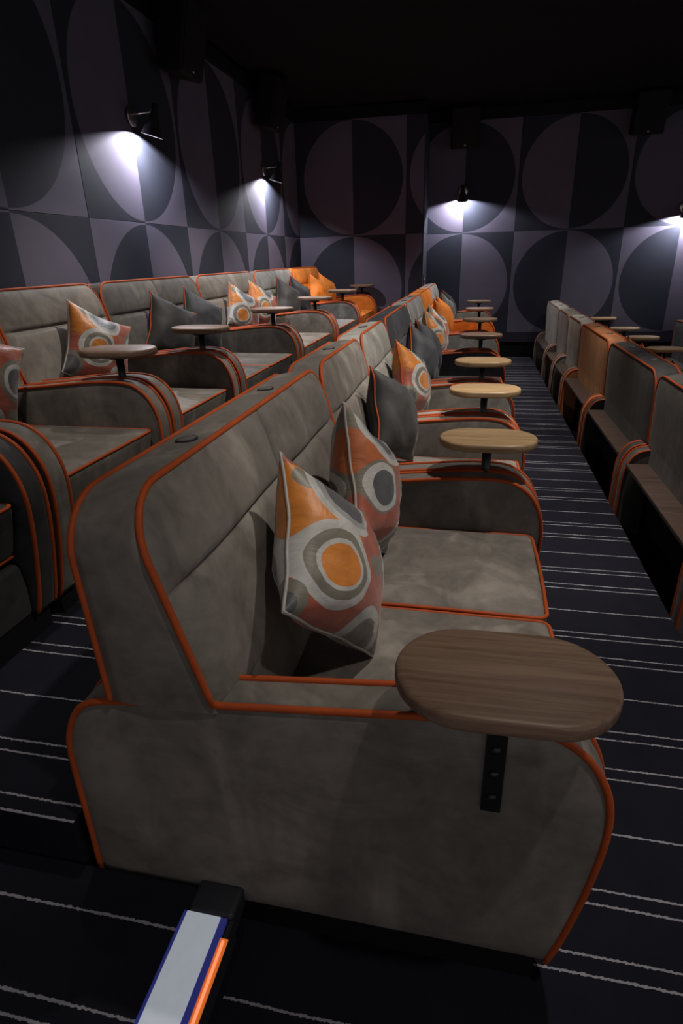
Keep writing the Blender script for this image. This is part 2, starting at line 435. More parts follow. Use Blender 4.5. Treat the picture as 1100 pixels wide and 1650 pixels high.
for k in range(0, 4):
    c = -0.183 + 2 * HP * k
    a0 = max(c - HP, XRET + 0.001)
    for upper in (True, False):
        z0, z1 = (ZJ, ZT) if upper else (ZLOW, ZJ)
        wall_panel(WB2, 'x', a0, c + HP, c, z0, z1, (z0 + z1) / 2, YB2, upper, -1)
# return side of the projecting wall is clad too
def return_panel(z0, z1, upper):
    me = MB(); me.box(XRET - 0.001, XRET + 0.012, YB1 + 0.0, YB2 - 0.002, z0 + 0.003, z1 - 0.003)
    me = me.mesh('fabric_panel', False)
    ul = me.uv_layers.new(name='UVMap')
    for l in ul.data: l.uv = (-0.7, 0.0) if upper else (0.7, 0.0)
    obj('fabric_panel', me, M['wall_up' if upper else 'wall_low'], WR)
return_panel(ZJ, ZT, True); return_panel(ZLOW, ZJ, False)
# skirting below the panels and black batten above
def trim(name, x0, x1, y0, y1, z0, z1, mat):
    mb = MB(); mb.box(x0, x1, y0, y1, z0, z1); structure(obj(name, mb.mesh(name, False), M[mat]))
trim('baseboard_back', XRET + 0.014, 7.0, YB2, YB2 + 0.02, 0.215, ZLOW - 0.004, 'skirting')
trim('baseboard_left', XL - 0.02, XL, -3.2, YB1, STEP, ZLOW - 0.004, 'skirting')
trim('trim_1', XL - 0.02, XL + 0.03, -3.2, YB1 - 0.03, ZT + 0.004, ZT + 0.12, 'black')
trim('trim_2', XL, XRET, YB1 - 0.03, YB1 + 0.02, ZT + 0.004, ZT + 0.12, 'black')
trim('trim_3', XRET, 7.0, YB2 - 0.03, YB2 + 0.02, ZT + 0.004, ZT + 0.12, 'black')

# ------------------------------------------------------------------ sofas
PROFILE = [(-.872, .088), (-.872, .16), (-.871, .231), (-.870, .40), (-.866, .496), (-.847, .558), (-.815, .605), (-.775, .624),
           (-.712, .634), (-.58, .648), (-.449, .661), (-.214, .683), (-.115, .692), (-.02, .696), (.051, .693), (.106, .679), (.156, .641),
           (.188, .587), (.203, .531), (.206, .47), (.201, .40), (.190, .314), (.176, .234), (.160, .154), (.142, .088)]
def catmull(P, n=3):
    out = []
    for i in range(len(P) - 1):
        p0 = P[max(i - 1, 0)]; p1 = P[i]; p2 = P[i + 1]; p3 = P[min(i + 2, len(P) - 1)]
        for k in range(n):
            t = k / n
            out.append(tuple(0.5 * (2 * b + (c - a) * t + (2 * a - 5 * b + 4 * c - d) * t * t + (-a + 3 * b - 3 * c + d) * t ** 3)
                             for a, b, c, d in zip(p0, p1, p2, p3)))
    out.append(P[-1]); return out
ARM = catmull(PROFILE, 3)
AW = 0.098          # arm width
def inset(P, d):
    n = len(P); out = []
    for i in range(n):
        a = Vector(P[i - 1]); b = Vector(P[(i + 1) % n]); t = (b - a)
        if t.length < 1e-9: out.append(P[i]); continue
        t.normalize(); nrm = Vector((t.y, -t.x))      # inward for this clockwise outline
        q = Vector(P[i]) + nrm * d
        out.append((q.x, q.y))
    return out
def shrink(P, d):
    cx_, cz_ = -0.33, 0.385
    return [(cx_ + (x - cx_) * (1 - d / 0.53), cz_ + (z - cz_) * (1 - d / 0.30)) for x, z in P]
_arm_cache = {}
def arm_meshes():
    if _arm_cache: return _arm_cache['a']
    base = list(ARM)
    nb = 6
    for k in range(1, nb):                     # along the bottom, back to the start
        t = k / nb; base.append((base[len(ARM) - 1][0] * (1 - t) + ARM[0][0] * t, ARM[0][1]))
    n = len(base)
    rings = []
    for y, d in ((0.000, 0.075), (0.001, 0.045), (0.003, 0.022), (0.007, 0.006), (0.011, 0.0), (0.03, -0.004),
                 (AW - 0.03, -0.004), (AW - 0.011, 0.0), (AW - 0.007, 0.006), (AW - 0.003, 0.022), (AW - 0.001, 0.045), (AW, 0.075)):
        P = inset(base, d) if d <= 0.006 else shrink(base, d)
        rings.append([(p[0], y, p[1]) for p in P])
    vs = [v for r in rings for v in r]; fs = []
    for i in range(len(rings) - 1):
        for k in range(n):
            fs.append((i * n + k, i * n + (k + 1) % n, (i + 1) * n + (k + 1) % n, (i + 1) * n + k))
    fs.append(tuple(range(n))); fs.append(tuple((len(rings) - 1) * n + k for k in range(n)))
    body = recalc(mesh_from('arm', vs, fs))
    pb = MB()
    for y in (0.008, AW - 0.008):
        P = inset(ARM, -0.001)
        P[0] = ARM[0]; P[-1] = ARM[-1]
        pb.tube([(p[0], y, p[1]) for p in P], 0.0072, 8)
    _arm_cache['a'] = (body, pb.mesh('piping'))
    return _arm_cache['a']

# backrest
ZB, ZTF, ZTR, CR = 0.642, 1.072, 1.058, 0.115
def xfront(z): return -0.520 - (z - 0.67) * 0.275
def xrear(z): return -0.735 - (z - 0.64) * 0.036
def inset_y(z, zt):
    d = z - (zt - CR)
    return 0.0 if d <= 0 else CR - math.sqrt(max(CR * CR - d * d, 0))
def cluster(n, marks):
    ts = set()
    for i in range(n + 1): ts.add(round(i / n, 5))
    for m in marks:
        for d in (-0.03, -0.018, -0.010, -0.005, 0, 0.005, 0.010, 0.018, 0.03):
            if 0 <= m + d <= 1: ts.add(round(m + d, 5))
    return sorted(ts)
_back_cache = {}
def back_meshes(W, seats):
    key = (W, seats)
    if key in _back_cache: return _back_cache[key]
    ZS = 0.888
    def rows(zt):
        s = [ZB, ZB + .008, ZB + .02, ZB + .045, ZB + .09, ZB + .15, ZS - .05, ZS - .025, ZS - .012, ZS - .005, ZS, ZS + .005, ZS + .012, ZS + .025, ZS + .05]
        top = [zt - CR + CR * math.sin(a * math.pi / 2 / 8) for a in range(0, 9)]
        return [z for z in s if z < zt - CR - 0.004] + top
    tcol = cluster(30, (0.0, 1.0) + ((0.5,) if seats == 2 else ()))
    rf = rows(ZTF); nr = len(rf); nc = len(tcol)
    mb = MB()
    def bulge(y, z, zt):
        y0 = inset_y(z, zt)
        de = min(y - y0 + 0.0, W - y0 - y, zt - z)
        b = 0.024 * (1 - math.exp(-max(de, 0) / 0.035))
        ds = abs(z - ZS); s = math.exp(-(ds / 0.008) ** 2) + 0.5 * math.exp(-(ds / 0.035) ** 2)
        if seats == 2:
            dv = abs(y - W / 2); s = max(s, 1.25 * math.exp(-(dv / 0.007) ** 2) + 0.6 * math.exp(-(dv / 0.035) ** 2))
        b -= 0.0125 * s * (1 - math.exp(-max(de, 0) / 0.03))
        b += 0.006 * (noise.noise(Vector((y * 5, z * 6, W))) ) * (1 - math.exp(-max(de, 0) / 0.05))
        return b
    F = [[None] * nc for _ in rf]
    vs = []
    for i, z in enumerate(rf):
        y0 = inset_y(z, ZTF)
        for j, t in enumerate(tcol):
            y = y0 + t * (W - 2 * y0); F[i][j] = len(vs)
            vs.append((xfront(z) + bulge(y, z, ZTF), y, z))
    fs = [(F[i][j], F[i][j + 1], F[i + 1][j + 1], F[i + 1][j]) for i in range(nr - 1) for j in range(nc - 1)]
    # rear face
    R = [[None] * nc for _ in rf]
    for i, z in enumerate(rf):
        zr = ZB + (z - ZB) * (ZTR - ZB) / (ZTF - ZB); y0 = inset_y(z, ZTF)
        for j, t in enumerate(tcol):
            y = y0 + t * (W - 2 * y0); R[i][j] = len(vs)
            de = min(y - y0, W - y0 - y, ZTF - z)
            vs.append((xrear(zr) - 0.012 * (1 - math.exp(-max(de, 0) / 0.04)), y, zr))
    fs += [(R[i][j], R[i + 1][j], R[i + 1][j + 1], R[i][j + 1]) for i in range(nr - 1) for j in range(nc - 1)]
    # band between the two outlines
    loopF = [F[i][0] for i in range(nr)] + [F[nr - 1][j] for j in range(1, nc)] + [F[i][nc - 1] for i in range(nr - 2, -1, -1)]
    loopR = [R[i][0] for i in range(nr)] + [R[nr - 1][j] for j in range(1, nc)] + [R[i][nc - 1] for i in range(nr - 2, -1, -1)]
    m = len(loopF); prev = loopF
    cyz = (W / 2, 0.82)
    for s in (0.15, 0.5, 0.85, 1.0):
        if s == 1.0: cur = loopR
        else:
            cur = []
            for a, b in zip(loopF, loopR):
                p = Vector(vs[a]).lerp(Vector(vs[b]), s)
                pf = 0.006 * math.sin(math.pi * s)
                if p.y < 0.02 + CR * 0.3: p.y -= pf
                elif p.y > W - 0.02 - CR * 0.3: p.y += pf
                if p.z > ZTF - CR * 0.7: p.z += pf
                cur.append(len(vs)); vs.append(tuple(p))
        fs += [(prev[k], prev[k + 1], cur[k + 1], cur[k]) for k in range(m - 1)]
        prev = cur
    mb.add(vs, fs)
    # lower part between the arms, down to the seat
    y0, y1 = AW + 0.004, W - AW - 0.004
    zl = [0.42, 0.50, 0.57, 0.62, 0.66]; tl = cluster(16, (0.5,) if seats == 2 else ())
    vs2 = []; fs2 = []
    for z in zl:
        for t in tl:
            y = y0 + t * (y1 - y0); de = min(y - y0, y1 - y)
            b = 0.020 * (1 - math.exp(-de / 0.05)) * (1.0 if z < 0.66 else 1.0)
            if seats == 2: b -= 0.0095 * math.exp(-((y - W / 2) / 0.011) ** 2)
            vs2.append((xfront(z) + b, y, z))
    nt_ = len(tl)
    fs2 = [(i * nt_ + j, i * nt_ + j + 1, (i + 1) * nt_ + j + 1, (i + 1) * nt_ + j) for i in range(len(zl) - 1) for j in range(nt_ - 1)]
    mb.add(vs2, fs2)
    for q in ([(-0.7475, y0, .50), (-0.7475, y1, .50), (-0.7475, y1, .655), (-0.7475, y0, .655)], [(-0.7475, y0, .50), (-0.50, y0, .50), (-0.50, y0, .655), (-0.7475, y0, .655)],
              [(-0.7475, y1, .50), (-0.50, y1, .50), (-0.50, y1, .655), (-0.7475, y1, .655)], [(-0.7475, y0, .50), (-0.50, y0, .50), (-0.50, y1, .50), (-0.7475, y1, .50)]):
        mb.add(q, [(0, 1, 2, 3)])
    body = mb.mesh('backrest')
    # piping: front outline and rear outline
    pb = MB()
    def outline(front):
        pts = []
        for i in range(nr):
            pts.append(Vector(vs[(F if front else R)[i][0]]))
        for j in range(1, nc): pts.append(Vector(vs[(F if front else R)[nr - 1][j]]))
        for i in range(nr - 2, -1, -1): pts.append(Vector(vs[(F if front else R)[i][nc - 1]]))
        return pts
    pf = outline(True)
    a = Vector((xfront(ZB + .012) + 0.004, AW, ZB + 0.012)); b = Vector((a.x, W - AW, a.z))
    pf = [a, Vector((a.x, AW * 0.5, a.z))] + pf[2:-2] + [Vector((a.x, W - AW * 0.5, a.z)), b]
    pb.tube(pf, 0.0070, 8); pb.tube(outline(False), 0.0066, 8)
    _back_cache[key] = (body, pb.mesh('piping'))
    return _back_cache[key]

def axis_samples(L, r, n):
    s = [0, r * 0.12, r * 0.35, r * 0.65, r] + [r + (L - 2 * r) * k / n for k in range(1, n)] + [L - r, L - r * 0.65, L - r * 0.35, L - r * 0.12, L]
    return s
def puff_box(x0, x1, y0, y1, z0, z1, r, n=(8, 8, 2), fn=None):
    """rounded box, optionally displaced by fn(x, y, z) -> (dx, dy, dz)"""
    L = (x1 - x0, y1 - y0, z1 - z0); S = [axis_samples(L[i], r, n[i]) for i in range(3)]
    idx = {}; vs = []; fs = []
    def vid(i, j, k):
        key = (i, j, k)
        if key in idx: return idx[key]
        p = Vector((S[0][i], S[1][j], S[2][k]))
        q = Vector([min(max(p[a], r), L[a] - r) for a in range(3)])
        d = p - q
        if d.length > 1e-9: p = q + d.normalized() * r
        p = p + Vector((x0, y0, z0))
        if fn: p = p + Vector(fn(p.x, p.y, p.z))
        idx[key] = len(vs); vs.append(tuple(p)); return idx[key]
    N = [len(s) - 1 for s in S]
    for a in range(3):
        b, c = [q for q in range(3) if q != a]
        for side in (0, N[a]):
            for i in range(N[b]):
                for j in range(N[c]):
                    qd = []
                    for di, dj in ((0, 0), (1, 0), (1, 1), (0, 1)):
                        t = [0, 0, 0]; t[a] = side; t[b] = i + di; t[c] = j + dj; qd.append(vid(*t))
                    fs.append(tuple(qd))
    return vs, fs

_seat_cache = {}
SX0, SX1, SZ0, SZ1 = -0.50, 0.180, 0.310, 0.500
def seat_meshes(sw):
    if sw in _seat_cache: return _seat_cache[sw]
    def fn(x, y, z):
        u = (x - SX0) / (SX1 - SX0) * 2 - 1; v = y / sw * 2 - 1
        dz = 0.0
        if z > SZ0 + 0.10: dz = 0.018 * (1 - u ** 4) * (1 - v ** 4) + 0.003 * noise.noise(Vector((x * 7, y * 7, sw)))
        dx = 0.0
        if x > SX1 - 0.06: dx = 0.012 * (1 - ((z - (SZ0 + SZ1) / 2) / 0.1) ** 2) * (1 - v ** 4) - 0.05 * (SZ1 - z) / (SZ1 - SZ0)
        return dx, 0, dz
    vs, fs = puff_box(SX0, SX1, 0, sw, SZ0, SZ1, 0.030, (8, 8, 3), fn)
    body = recalc(mesh_from('seat_cushion', vs, fs))
    pb = MB(); r = 0.03; z = SZ1 - 0.006; x1 = SX1 - 0.006
    pts = [(SX0 + 0.02, 0.006, z)] + [(SX0 + 0.02 + (x1 - r - SX0 - 0.02) * k / 8, 0.006, z + 0.004 * math.sin(math.pi * k / 8)) for k in range(1, 9)]
    pts += [(x1 - r + r * math.sin(a), 0.006 + r - r * math.cos(a), z) for a in (0.4, 0.8, 1.2)]
    pts += [(x1 + 0.004 * math.sin(math.pi * k / 8), 0.006 + r + (sw - 2 * r - 0.012) * k / 8, z + 0.003 * math.sin(math.pi * k / 8)) for k in range(0, 9)]
    pts += [(x1 - r + r * math.cos(a), sw - 0.006 - r + r * math.sin(a), z) for a in (0.4, 0.8, 1.2)]
    pts += [(SX0 + 0.02 + (x1 - r - SX0 - 0.02) * (1 - k / 8), sw - 0.006, z) for k in range(0, 9)]
    pb.tube(pts, 0.0058, 8)
    xb = SX1 - 0.052
    pb.tube([(xb, 0.006 + (sw - 0.012) * k / 8, SZ0 + 0.006) for k in range(9)], 0.005, 6)
    _seat_cache[sw] = (body, pb.mesh('piping'))
    return _seat_cache[sw]

_misc = {}
def misc_meshes(W):
    if W in _misc: return _misc[W]
    a = AW + 0.003
    b = MB(); vs, fs = puff_box(-0.45, 0.135, a, W - a, 0.092, 0.288, 0.02, (3, 8, 2), lambda x, y, z: (0.008 * (1 - ((z - .19) / .1) ** 2) if x > 0.12 else 0, 0, 0)); b.add(vs, fs)
    front = b.mesh('front_panel')
    b = MB(); b.box(-0.82, 0.125, 0.022, W - 0.022, 0.0, 0.092); plinth = b.mesh('plinth', False)
    b = MB(); b.box(-0.868, -0.742, a, W - a, 0.530, 0.552); shelf = b.mesh('shelf', False)
    b = MB(); b.box(-0.735, -0.72, a, W - a, 0.093, 0.529); rear = b.mesh('rear_panel', False)
    _misc[W] = (front, plinth, shelf, rear)
    return _misc[W]
disc = MB(); disc.lathe([(0.0, 0.0035), (0.021, 0.0032), (0.0225, 0.002), (0.0228, -0.004)], n=28); disc_me = disc.mesh('number_disc')
ring = MB(); ring.lathe([(0.0230, -0.004), (0.0230, 0.002), (0.0240, 0.0032), (0.0252, 0.002), (0.0254, -0.004)], n=28); ring_me = ring.mesh('disc_rim')

FAB_SEATS = {}
def sofa(x, y0, z, W, seats, fab, pipe, label, name='sofa', group='velvet cinema sofas'):
    root = empty(name, (x, y0, z)); tag(root, label, 'sofa' if seats == 2 else 'armchair', group)
    ab, ap = arm_meshes()
    for yy in (0.0, W - AW):
        a = obj('arm', ab, M[fab], root, (0, yy, 0)); obj('piping', ap, M[pipe], a)
    bb, bp = back_meshes(W, seats)
    bk = obj('backrest', bb, M[fab], root); obj('piping', bp, M[pipe], bk)
    spots = (0.275, 0.690) if seats == 2 else (0.52,)
    for s in spots:
        d = obj('number_disc', disc_me, M['disc'], bk, (-0.684, s * W, 1.0715), (0, -0.12, 0))
        o = obj('disc_rim', ring_me, M['metal'], bk, (-0.684, s * W, 1.0715), (0, -0.12, 0))
    inner = W - 2 * AW - 0.008
    sw = round(inner / seats - (0.002 if seats == 2 else 0), 4)
    sb, spp = seat_meshes(sw)
    for k in range(seats):
        c = obj('seat_cushion', sb, M[fab], root, (0, AW + 0.004 + k * (sw + 0.004), 0)); obj('piping', spp, M[pipe], c)
    f, p, sh, rr = misc_meshes(W)
    obj('front_panel', f, M[fab], root); obj('plinth', p, M['black'], root)
    bevel(obj('shelf', sh, M['shelf'], root), 0.004, 2); obj('rear_panel', rr, M['carpet_plain'], root)
    return root

WD, WS = 1.308, 0.843
XM, XLR, XRR, X4 = 0.104, -1.50, 1.854, 3.55
MID = [-0.353, 0.966, 1.830, 2.693, 4.021, 5.349, 6.677, 8.005]
LEFT = [-0.931, 0.397, 1.260, 2.123, 3.451, 4.779, 6.107, 7.435]
RIGHT = [1.17, 2.50, 3.83, 5.153, 6.016, 6.879, 8.205]
def place(x, b0, seats): return b0 + 0.010
mid_spec = [
    (2, 'taupe', 'pipe', 'nearest taupe velvet two-seater sofa with orange piping, its side towards the camera'),
    (1, 'taupe', 'pipe', 'taupe velvet armchair with one charcoal cushion, next behind the nearest sofa'),
    (1, 'light', 'pipe', 'pale grey velvet armchair with one printed cushion in the middle row'),
    (2, 'slate', 'pipe', 'dark slate velvet two-seater with two dark cushions in the middle row'),
    (2, 'grey', 'pipe', 'mid grey velvet two-seater in the middle row in front of the orange sofa'),
    (2, 'orange', 'pipe', 'bright orange velvet two-seater sofa in the middle row'),
    (2, 'light', 'pipe', 'grey velvet two-seater at the far end of the middle row, behind the orange sofa')]
for i, (s, fab, pp, lab) in enumerate(mid_spec):
    sofa(XM, MID[i] + 0.010, 0.0, WD if s == 2 else WS, s, fab, pp, lab, 'cinema_sofa' if s == 2 else 'cinema_armchair')
left_spec = [
    (2, 'dark', 'pipe', 'dark velvet sofa cut off at the left edge of the picture'),
    (1, 'taupe', 'pipe', 'taupe armchair at the left edge, just left of the nearest table of the upper row'),
    (1, 'taupe', 'pipe', 'taupe armchair in the upper row holding one printed cushion behind the round-ended table'),
    (2, 'taupe_dark', 'pipe', 'dark taupe two-seater with two charcoal cushions in the upper left row'),
    (2, 'taupe', 'pipe', 'taupe two-seater with two printed cushions in the upper left row'),
    (2, 'grey', 'pipe', 'grey two-seater with two charcoal cushions beside the orange sofa of the upper row'),
    (2, 'orange', 'pipe', 'bright orange two-seater at the far end of the upper left row')]
for i, (s, fab, pp, lab) in enumerate(left_spec):
    sofa(XLR, LEFT[i] + 0.010, STEP, WD if s == 2 else WS, s, fab, pp, lab, 'cinema_sofa' if s == 2 else 'cinema_armchair')
right_spec = [
    (2, 'taupe_dark', 'pipe', 'taupe velvet sofa seen from behind at the right edge of the picture'),
    (2, 'dark', 'pipe', 'dark brown-grey velvet sofa seen from behind, two discs on its top'),
    (2, 'rust', 'pipe', 'burnt orange velvet sofa seen from behind in the right row'),
    (1, 'light', 'pipe_rust', 'pale grey armchair seen from behind, next beyond the burnt orange sofa'),
    (1, 'taupe', 'pipe_rust', 'taupe armchair seen from behind between two paler backs, right row'),
    (2, 'light', 'pipe_rust', 'pale velvet sofa seen from behind, farthest of the right row by the wall')]
for i, (s, fab, pp, lab) in enumerate(right_spec):
    sofa(XRR - 0.034, RIGHT[i] + 0.010, -STEP, WD if s == 2 else WS, s, fab, pp, lab, 'cinema_sofa' if s == 2 else 'cinema_armchair')
sofa(X4, 6.885, -2 * STEP, WD, 2, 'dark', 'pipe', 'dark sofa back at the far right edge, lowest row by the back wall', 'cinema_sofa')
sofa(X4, 5.555, -2 * STEP, WD, 2, 'rust', 'pipe', 'rust sofa of the lowest row with a wooden back shelf', 'cinema_sofa')

# ------------------------------------------------------------------ swivel tables
def table_top_mesh():
    a, r, th = 0.1725, 0.112, 0.031
    pts = []
    n = 20
    for k in range(n + 1):
        t = -math.pi / 2 + math.pi * k / n; pts.append((a - r + r * math.cos(t), r * math.sin(t)))
    for k in range(n + 1):
        t = math.pi / 2 + math.pi * k / n; pts.append((-a + r + r * math.cos(t), r * math.sin(t)))
    m = len(pts); vs = []; fs = []
    prof = [(0.010, 0.0), (0.004, 0.0015), (0.001, 0.005), (0.0, 0.009), (0.0, th - 0.009), (0.001, th - 0.005), (0.004, th - 0.0015), (0.010, th)]
    for d, z in prof:
        for x, y in pts:
            sx = (abs(x) - (a - r)) if abs(x) > a - r else 0
            nx, ny = (math.copysign(sx, x), y); l = math.hypot(nx, ny) or 1
            vs.append((x - nx / l * d, y - ny / l * d, z - th))
    for i in range(len(prof) - 1):
        for k in range(m): fs.append((i * m + k, i * m + (k + 1) % m, (i + 1) * m + (k + 1) % m, (i + 1) * m + k))
    fs.append(tuple(range(m))[::-1]); fs.append(tuple((len(prof) - 1) * m + k for k in range(m)))
    return recalc(mesh_from('table_top', vs, fs))
TT = table_top_mesh()
pm = MB(); pm.lathe([(0.0, 0.60), (0.017, 0.60), (0.017, 0.785), (0.0, 0.785)], n=20)
POST = pm.mesh('post')
pm = MB(); pm.lathe([(0.0, 0.784), (0.045, 0.784), (0.047, 0.787), (0.047, 0.797), (0.0, 0.797)], n=24); FLANGE = pm.mesh('flange')
ZTAB = 0.829
def table(x, y, z, rz, mat, label, end=None):
    root = empty('swivel_table', (x, y, z)); tag(root, label, 'table', 'oval swivel tables')
    obj('table_top', TT, M[mat], root, (0, 0, ZTAB), (0, 0, rz))
    obj('flange', FLANGE, M['metal'], root)
    if end is None:
        obj('post', POST, M['metal'], root)
    else:
        b = MB(); b.box(-0.0175, 0.0175, -0.009, 0.0, 0.508, 0.772); br = bevel(obj('bracket', b.mesh('bracket', False), M['metal'], root, (-0.0, end, 0)), 0.002, 2)
        b = MB(); b.box(-0.0175, 0.0175, -0.03, 0.03, 0.772, 0.784); obj('bracket_plate', b.mesh('bracket_plate', False), M['metal'], root)
        bo = MB(); bo.lathe([(0.0, 0.006), (0.006, 0.005), (0.009, 0.002), (0.0095, 0.0)], n=16, M=Matrix.Rotation(math.pi / 2, 3, 'X')); bm_ = bo.mesh('bolt')
        for zz in (0.545, 0.600, 0.655): obj('bolt', bm_, M['metal'], br, (0, -0.009, zz))
    return root
mid_tab = ['large near walnut oval table bracketed to the end of the nearest sofa', 'second oval wooden table of the middle row, beyond the printed cushions',
           'third oval table from the camera in the middle row', 'fourth oval table from the camera in the middle row', 'fifth oval table from the camera in the middle row',
           'sixth oval table from the camera in the middle row, beside the orange sofa', 'seventh oval table from the camera in the middle row', 'farthest oval table of the middle row by the back wall']
table(XM + 0.002, -0.362, 0, 0.02, 'walnut', mid_tab[0], 0.0185)
for i in range(1, 8): table(XM, MID[i], 0, 0.0 if i != 2 else 0.02, 'walnut_lit' if i in (1, 2, 3) else 'walnut', mid_tab[i])
left_tab = ['nearest oval table of the upper left row in front of a printed cushion', 'oval table of the upper row in front of two charcoal cushions',
            'oval table of the upper row below the printed cushions', 'oval table of the upper row in front of the grey sofa', 'oval table of the upper row before the orange sofa',
            'dark oval table at the far end of the upper row by the wall']
for i in range(6): table(XLR, LEFT[i + 2], STEP, (0.05, -0.05, 0.0, 0.0, 0.0, 0.0)[i], 'walnut', left_tab[i])
right_tab = {3: 'nearest oval table seen over the dark sofa back in the right row', 4: 'second oval table beyond the burnt orange sofa back', 5: 'third oval table over the right row backs', 6: 'farthest oval table of the right row by the back wall',
             2: 'oval table hidden beside the near dark sofa of the right row'}
for i in (3, 4, 5, 6): table(XRR, RIGHT[i], -STEP, 0, 'walnut_lit', right_tab[i])

# ------------------------------------------------------------------ cushions
def pillow_mesh(seed, a=0.197, T=0.108, n=22):
    vs = []; uv = []; fs = []
    us = [math.sin((k / n * 2 - 1) * math.pi / 2) for k in range(n + 1)]
    idx = {}
    for side in (1, -1):
        for i, u in enumerate(us):
            for j, v in enumerate(us):
                edge = i in (0, n) or j in (0, n)
                if edge and side == -1: idx[(side, i, j)] = idx[(1, i, j)]; continue
                ex = 1 - 0.13 * (1 - v * v) ; ey = 1 - 0.13 * (1 - u * u)
                q = ((1 - u * u) * (1 - v * v))
                t = T * q ** 0.5 if q > 0 else 0.0
                wr = 0.010 * noise.noise(Vector((u * 2.2 + seed * 3.1, v * 2.2, side * 1.7))) + 0.005 * noise.noise(Vector((u * 6 + seed, v * 6, side)))
                edgew = 0.012 * noise.noise(Vector((u * 2.0 + seed * 5.3, v * 2.0, 4.2)))
                sag = -0.012 * (1 - u * u) * (1 - v)
                p = (side * (t + wr * min(1, q * 4)) + edgew, u * a * ex, v * a * ey + sag)
                idx[(side, i, j)] = len(vs); vs.append(p); uv.append(((u + 1) / 2, (v + 1) / 2))
    for side in (1, -1):
        for i in range(n):
            for j in range(n):
                f = (idx[(side, i, j)], idx[(side, i + 1, j)], idx[(side, i + 1, j + 1)], idx[(side, i, j + 1)])
                fs.append(f if side == 1 else f[::-1])
    me = mesh_from('pillow', vs, fs, True, uv)
    loop = [idx[(1, i, 0)] for i in range(n)] + [idx[(1, n, j)] for j in range(n)] + [idx[(1, n - i, n)] for i in range(n)] + [idx[(1, 0, n - j)] for j in range(n)]
    pb = MB(); pts = [vs[k] for k in loop]; pts = [p for k, p in enumerate(pts) if k == 0 or (Vector(p) - Vector(pts[k - 1])).length > 0.002]
    pb.tube(pts, 0.0045, 6, True)
    return me, pb.mesh('piping')
PILLOWS = [pillow_mesh(s) for s in (1, 2, 3)]
M['silver_pipe'] = plain('silver_piping', (0.30, 0.28, 0.26), 0.45)
_pc = [0]
def pillow(x, y, z, yaw, lean, roll, mat, pipe, label, scale=1.0):
    """local +x is the face; yaw<0 turns the face towards the camera; lean tips the top backwards"""
    me, pp = PILLOWS[_pc[0] % 3]; _pc[0] += 1
    Rm = Matrix.Rotation(yaw, 4, 'Z') @ Matrix.Rotation(-lean, 4, 'Y') @ Matrix.Rotation(roll, 4, 'X')
    lo = min((Rm @ v.co).z for v in me.vertices) * scale
    o = obj('throw_pillow', me, M[mat]); o.location = (x, y, z - lo + 0.001); o.rotation_euler = Rm.to_euler(); o.scale = (scale,) * 3
    tag(o, label, 'cushion', 'throw pillows on the sofas')
    obj('piping', pp, M[pipe], o)
    return o
ZS_ = 0.512
R = math.radians
def row_pillows(xr, zr, b0, W, seats, mats, labels, pose):
    ys = ([0.35, 0.72] if seats == 2 else [0.64 if xr > -1 else 0.56])
    for k, lab in enumerate(labels):
        f, (yaw, lean, roll) = ys[k] * W, pose[k]
        mat, pipe = mats[k]
        pillow(xr - 0.415, b0 + f, zr + ZS_, R(yaw), R(lean), R(roll), mat, pipe, lab, 0.97)
pillow(XM - 0.385, 0.078, ZS_, R(-4), R(25), R(-50), 'print_a', 'silver_pipe', 'large printed cushion with orange-centred rings on the nearest sofa, nearer of the two')
pillow(XM - 0.380, 0.555, ZS_, R(3), R(12), R(-34), 'print_b', 'silver_pipe', 'printed cushion with dark-centred circles on the nearest sofa, farther of the two')
row_pillows(XM, 0, MID[1], WS, 1, [('dark', 'pipe')], ['charcoal cushion with orange piping just beyond the nearest sofa'], [(-12, 16, -24)])
row_pillows(XM, 0, MID[2], WS, 1, [('print_c', 'pipe')], ['printed cushion with ringed circles on the pale grey armchair'], [(-8, 16, -24)])
row_pillows(XM, 0, MID[3], WD, 2, [('slate', 'pipe')] * 2, ['dark slate cushion on the slate sofa, nearer of its two', 'dark slate cushion on the slate sofa, farther of its two'], [(-17, 15, -27), (-12, 16, -24)])
row_pillows(XM, 0, MID[4], WD, 2, [('print_a', 'silver_pipe'), ('print_b', 'silver_pipe')], ['printed cushion in the middle row in front of the orange cushions, nearer one', 'printed cushion in the middle row in front of the orange cushions, farther one'], [(-13, 16, -24), (-11, 16, -24)])
row_pillows(XM, 0, MID[5], WD, 2, [('orange', 'pipe')] * 2, ['orange cushion on the orange middle-row sofa, nearer of two', 'orange cushion on the orange middle-row sofa, farther of two'], [(-11, 16, -24), (-11, 16, -24)])
row_pillows(XM, 0, MID[6], WD, 2, [('grey', 'pipe'), ('dark', 'pipe')], ['grey cushion on the last sofa of the middle row, nearer of two', 'dark cushion on the last sofa of the middle row, farther of two'], [(-9, 16, -24), (-9, 16, -24)])
row_pillows(XLR, STEP, LEFT[1], WS, 1, [('print_b', 'silver_pipe')], ['printed cushion cut by the left edge of the picture'], [(-18, 15, -27)])
row_pillows(XLR, STEP, LEFT[2], WS, 1, [('print_c', 'silver_pipe')], ['printed orange and grey cushion behind the nearest upper-row table'], [(-18, 15, -27)])
row_pillows(XLR, STEP, LEFT[3], WD, 2, [('dark', 'pipe'), ('slate', 'pipe')], ['charcoal cushion on the dark taupe upper-row sofa, left of two', 'charcoal cushion on the dark taupe upper-row sofa, right of two'], [(-21, 15, -27), (-18, 15, -27)])
row_pillows(XLR, STEP, LEFT[4], WD, 2, [('print_a', 'silver_pipe'), ('print_c', 'silver_pipe')], ['printed cushion on the taupe upper-row two-seater, left of two', 'printed cushion on the taupe upper-row two-seater, right of two'], [(-18, 15, -27), (-18, 15, -27)])
